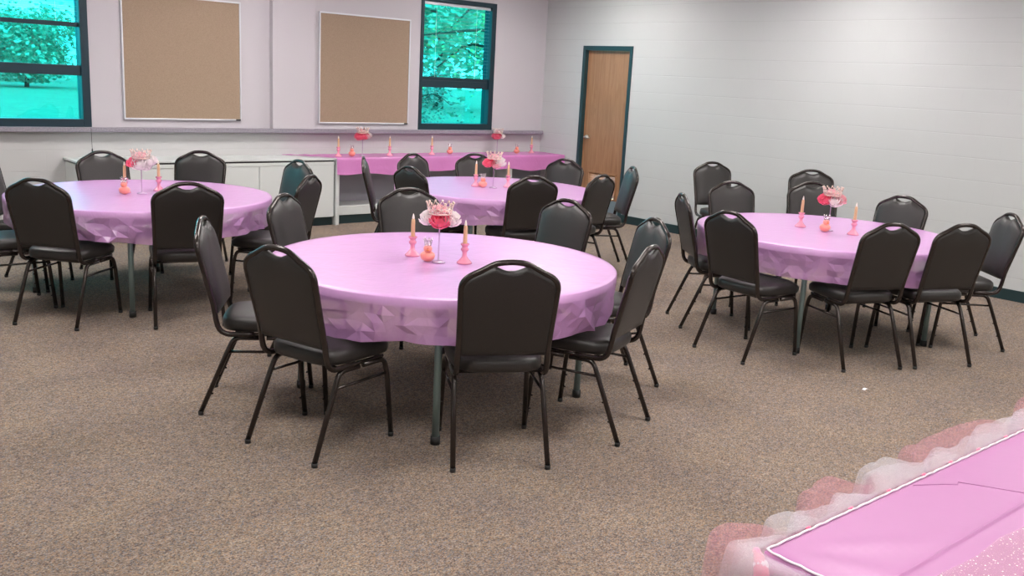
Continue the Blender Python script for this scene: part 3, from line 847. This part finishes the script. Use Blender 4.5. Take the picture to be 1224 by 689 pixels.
# gathered tulle skirt around the table
def path(s):     # s metres along the perimeter: far long edge from right to left, then left end towards the camera
    Lx = HX1 - HX0
    if s < Lx: return Vector((HX1 - s, HY1 + .012, 0)), Vector((0, 1, 0))
    s2 = s - Lx
    return Vector((HX0 - .012, HY1 - s2, 0)), Vector((-1, 0, 0))
TOT = (HX1 - HX0) + (HY1 - HY0)
def skirt(seed, puff, flare, zbot, top):
    b = new(); nS, nT = 620, 30
    Lx = HX1 - HX0
    def sf(uu, v):
        s = uu * TOT; p, n = path(s)
        k = (s - Lx)       # blend the normal round the corner
        if abs(k) < .10:
            w = (k + .10) / .20; n = (Vector((0, 1, 0)) * (1 - w) + Vector((-1, 0, 0)) * w).normalized()
        low = noise.noise((s * 2.6, seed, 0)) * .5 + .5; low2 = max(0., noise.noise((s * 5.5, seed + 9, 0)) + .25)
        hi_ = noise.noise((s * 22, seed, v * .8))
        A = puff * min(1.15, low * .06 + low2 * 2.4)
        if v < .4:
            q_ = v / .4; out = .004 + A * math.sin(q_ * PI / 2); z = top + (.010 + .18 * A) * math.sin(q_ * PI) - .012 * q_
        else:
            q_ = (v - .4) / .6; out = .004 + A * (1 - .25 * q_ * q_) + flare * q_; z = top - .012 - q_ ** 1.2 * (top - .012 - zbot)
        out += .018 * hi_ * min(1, v * 5); z += .006 * noise.noise((s * 30, v * 5, seed)) * min(1, v * 6)
        out = max(out, .006)
        q = p + n * out
        return (q.x, q.y, z)
    grid(b, nS, nT, sf); return b
t = empty('tulle_skirt', (0, 0, 0))
o = obj('white_tulle', skirt(3, .10, .08, .03, HZ), M['tulle_w'], t, True); o['label'] = 'white tulle layer'
o = obj('white_tulle', skirt(11, .075, .06, .05, HZ - .004), M['tulle_w'], t, True); o['label'] = 'second white tulle layer'
o = obj('pink_tulle', skirt(7.3, .11, .03, .04, HZ - .006), M['tulle_p'], t, True); o['label'] = 'pink tulle layer'
b = new(); pts = []
for i in range(150):
    p, n = path(i / 149 * TOT); pts.append(p + n * (-.009 + .001 * math.sin(i * 1.7)) + Vector((0, 0, HZ + .003 + .0008 * math.sin(i * 2.3))))
tube(b, pts, .0030, 6); o = obj('gathering_ribbon', b, M['ribbon'], t, True); o['label'] = 'white ribbon gathered along the table edge'
tag(t, 'white and pink tulle skirt gathered along the edge of the rectangular table', 'table skirt')
for i, s in enumerate((.62, .80, .97, 1.12, 1.30, 1.48, 1.66)):
    p, n = path(s); b = new(); ball(b, (0, 0, 0), .0055, (1.5, 1, .8), 8, 6); ball(b, (.008, 0, 0), .004, (1.2, 1, .8), 8, 6); ball(b, (-.008, .001, 0), .004, (1.2, 1, .8), 8, 6)
    bmesh.ops.scale(b, vec=(.7, .7, .7), verts=b.verts); o = obj('ribbon_knot', b, M['ribbon_pink'], t, True, (p.x - n.x * .006, p.y - n.y * .006, HZ + .007))
# corner bow: pink twisted swag, white loops
t = empty('corner_bow', (HX0 - .02, HY1 + .0, HZ - .02))
b = new(); pts = smooth_path([(.005, .02, .020), (-.008, .0, .01), (-.022, -.02, -.02), (-.032, -.035, -.06), (-.030, -.045, -.11), (-.04, -.05, -.20), (-.05, -.06, -.34)], 5)
n = len(pts); tube(b, pts, [.008 + .008 * math.sin(i / n * 5) ** 2 + .016 * (i / n) ** 2 for i in range(n)], 10); obj('pink_swag', b, M['ribbon_pink'], t, True)['label'] = 'twisted hot pink tulle'
b = new(); ball(b, (-.012, -.008, .0), .017, (1, 1, .9), 12, 8); obj('knot', b, M['ribbon'], t, True)['label'] = 'white satin knot'
for sy, ln in ((-1, .11), (-1.6, .14)):
    b = new()
    def lf(uu, v):
        a = uu * PI; w = (v - .5) * .05
        return (-.02 - .02 * math.sin(a) * (1 if sy > -1.5 else 1.6), -.01 - ln * .55 * (1 - math.cos(a)) * .5 + w * .2, -.01 - .05 * math.sin(a) * 1.2 - abs(sy) * .02 * uu + w)
    grid(b, 14, 5, lf); obj('bow_loop', b, M['ribbon'], t, True)
tag(t, 'pink and white bow knotted at the corner of the rectangular pink table', 'bow')
# scrap on the carpet
b = new(); g_ = grid(b, 4, 3, lambda uu, v: (-3.645 + uu * .04, -7.07 + v * .02, .002 + .006 * uu * (1 - uu) * 4))
o = obj('paper_scrap', b, M['paper']); s_ = o.modifiers.new('thick', 'SOLIDIFY'); s_.thickness = .001
tag(o, 'tiny white paper scrap on the open carpet in front of the right round table', 'paper')

# ------------------------------------------------------------------ outside
struct(obj('ground', bx(-90, 90, .25, 140, -.75, -.55), M['grass']), 'sunlit lawn beyond the windows')
def tree(x, y, h, cr, leafm_, n, label, seed, low=.35, ls=.16):
    rnd = random.Random(seed); t = empty('tree', (x, y, -.55))
    b = new(); tube(b, smooth_path([(0, 0, 0), (.1, 0, h * .3), (-.1, .1, h * .6), (.05, 0, h * .9)], 4), [.03 * h * (1 - i / 14) for i in range(13)], 8); obj('trunk', b, M['bark'], t, True)
    b = new(); tips = []
    for i in range(12):
        a = rnd.uniform(0, 2 * PI); z0 = h * rnd.uniform(.25, .75); l = cr * rnd.uniform(.6, 1.)
        p1 = Vector((math.cos(a) * l * .5, math.sin(a) * l * .5, z0 + l * rnd.uniform(.0, .25))); p2 = Vector((math.cos(a + .3) * l, math.sin(a + .3) * l, z0 + l * rnd.uniform(-.15, .5)))
        pp = smooth_path([(0, 0, z0), p1, p2], 4); tube(b, pp, [.011 * h * (1 - .8 * k / len(pp)) for k in range(len(pp))], 6); tips += [p1, p2]
    obj('branches', b, M['bark'], t, True)
    b = new()
    cl = [(Vector((rnd.gauss(0, 1), rnd.gauss(0, 1), rnd.gauss(0, .8))).normalized() * rnd.uniform(.2, 1)) for _ in range(26)]
    cl = [Vector((c.x * cr * .8, c.y * cr * .8, h * (low + (1 - low) * .5) + c.z * h * (1 - low) * .5)) for c in cl] + tips
    for i in range(n):
        c = rnd.choice(cl); p = c + Vector((rnd.gauss(0, 1), rnd.gauss(0, 1), rnd.gauss(0, 1))) * cr * .17
        if p.z < .3: continue
        q = Matrix.Rotation(rnd.uniform(0, 6.28), 3, 'Z') @ Matrix.Rotation(rnd.uniform(-1, 1), 3, 'X') @ Matrix.Rotation(rnd.uniform(-.8, .8), 3, 'Y')
        s = ls * rnd.uniform(.6, 1.3)
        vs = [b.verts.new(p + q @ Vector(w) * s) for w in ((-.5, 0, 0), (0, -.3, .05), (.5, 0, 0), (0, .3, .05))]; b.faces.new(vs)
    obj('foliage', b, leafm_, t)
    tag(t, label, 'tree')
tree(10.9, 11.6, 7.8, 4.3, M['leaf_y'], 6500, 'branching tree with yellowing leaves just outside the narrow window', 5, .20, .15)
tree(18.6, 22.8, 9, 5.0, M['leaf_g'], 3800, 'green tree farther out behind the yellowing tree', 8, .05, .36)
tree(9.6, 17.2, 3.0, 1.9, M['leaf_b'], 2200, 'low brownish bush in the lower pane of the narrow window', 9, .0, .16)
tree(30, 44, 12, 7, M['leaf_g'], 3800, 'broad distant tree seen through the narrow window', 10, .02, .7)
for i, (x, y, h, lab) in enumerate([(0.4, 62, 4.6, 'far tree outside toward the left side of the wide window'), (8.6, 62, 5.2, 'far rounded tree outside in the middle of the wide window'), (16.8, 62, 4.8, 'far tree outside at the right edge of the wide window'), (5.4, 79, 5.9, 'taller farther tree outside, in the gap left of the rounded tree'), (13.6, 79, 5.6, 'taller farther tree outside, in the gap right of the rounded tree')]):
    tree(x, y, h, 3.1, M['leaf_g'], 9500, lab, 30 + i, -.12, .36)

# sky and sun
w = bpy.data.worlds.new('world'); S.world = w; w.use_nodes = True; nt = w.node_tree
bg = nt.nodes['Background']; tc = nt.nodes.new('ShaderNodeTexCoord'); nz = nt.nodes.new('ShaderNodeTexNoise'); nz.inputs['Scale'].default_value = 7; nz.inputs['Detail'].default_value = 5
mp = nt.nodes.new('ShaderNodeMapping'); mp.inputs['Scale'].default_value = (1, 1, 2.6)
nt.links.new(tc.outputs['Generated'], mp.inputs['Vector']); nt.links.new(mp.outputs[0], nz.inputs['Vector'])
rp = nt.nodes.new('ShaderNodeValToRGB'); rp.color_ramp.elements[0].position = .47; rp.color_ramp.elements[0].color = (.42, .66, .95, 1); rp.color_ramp.elements[1].position = .60; rp.color_ramp.elements[1].color = (4.6, 4.5, 4.4, 1)
nt.links.new(nz.outputs['Fac'], rp.inputs['Fac']); nt.links.new(rp.outputs[0], bg.inputs['Color']); bg.inputs['Strength'].default_value = 2.4
sd = bpy.data.lights.new('sun', 'SUN'); sd.energy = 4.2; sd.angle = R(1.5); so = bpy.data.objects.new('sun', sd); COL.objects.link(so)
so.rotation_euler = (R(48), 0, R(25))

vs = S.view_settings; vs.view_transform = 'Standard'; vs.look = 'None'; vs.exposure = 0; vs.gamma = 1; vs.use_curve_mapping = False
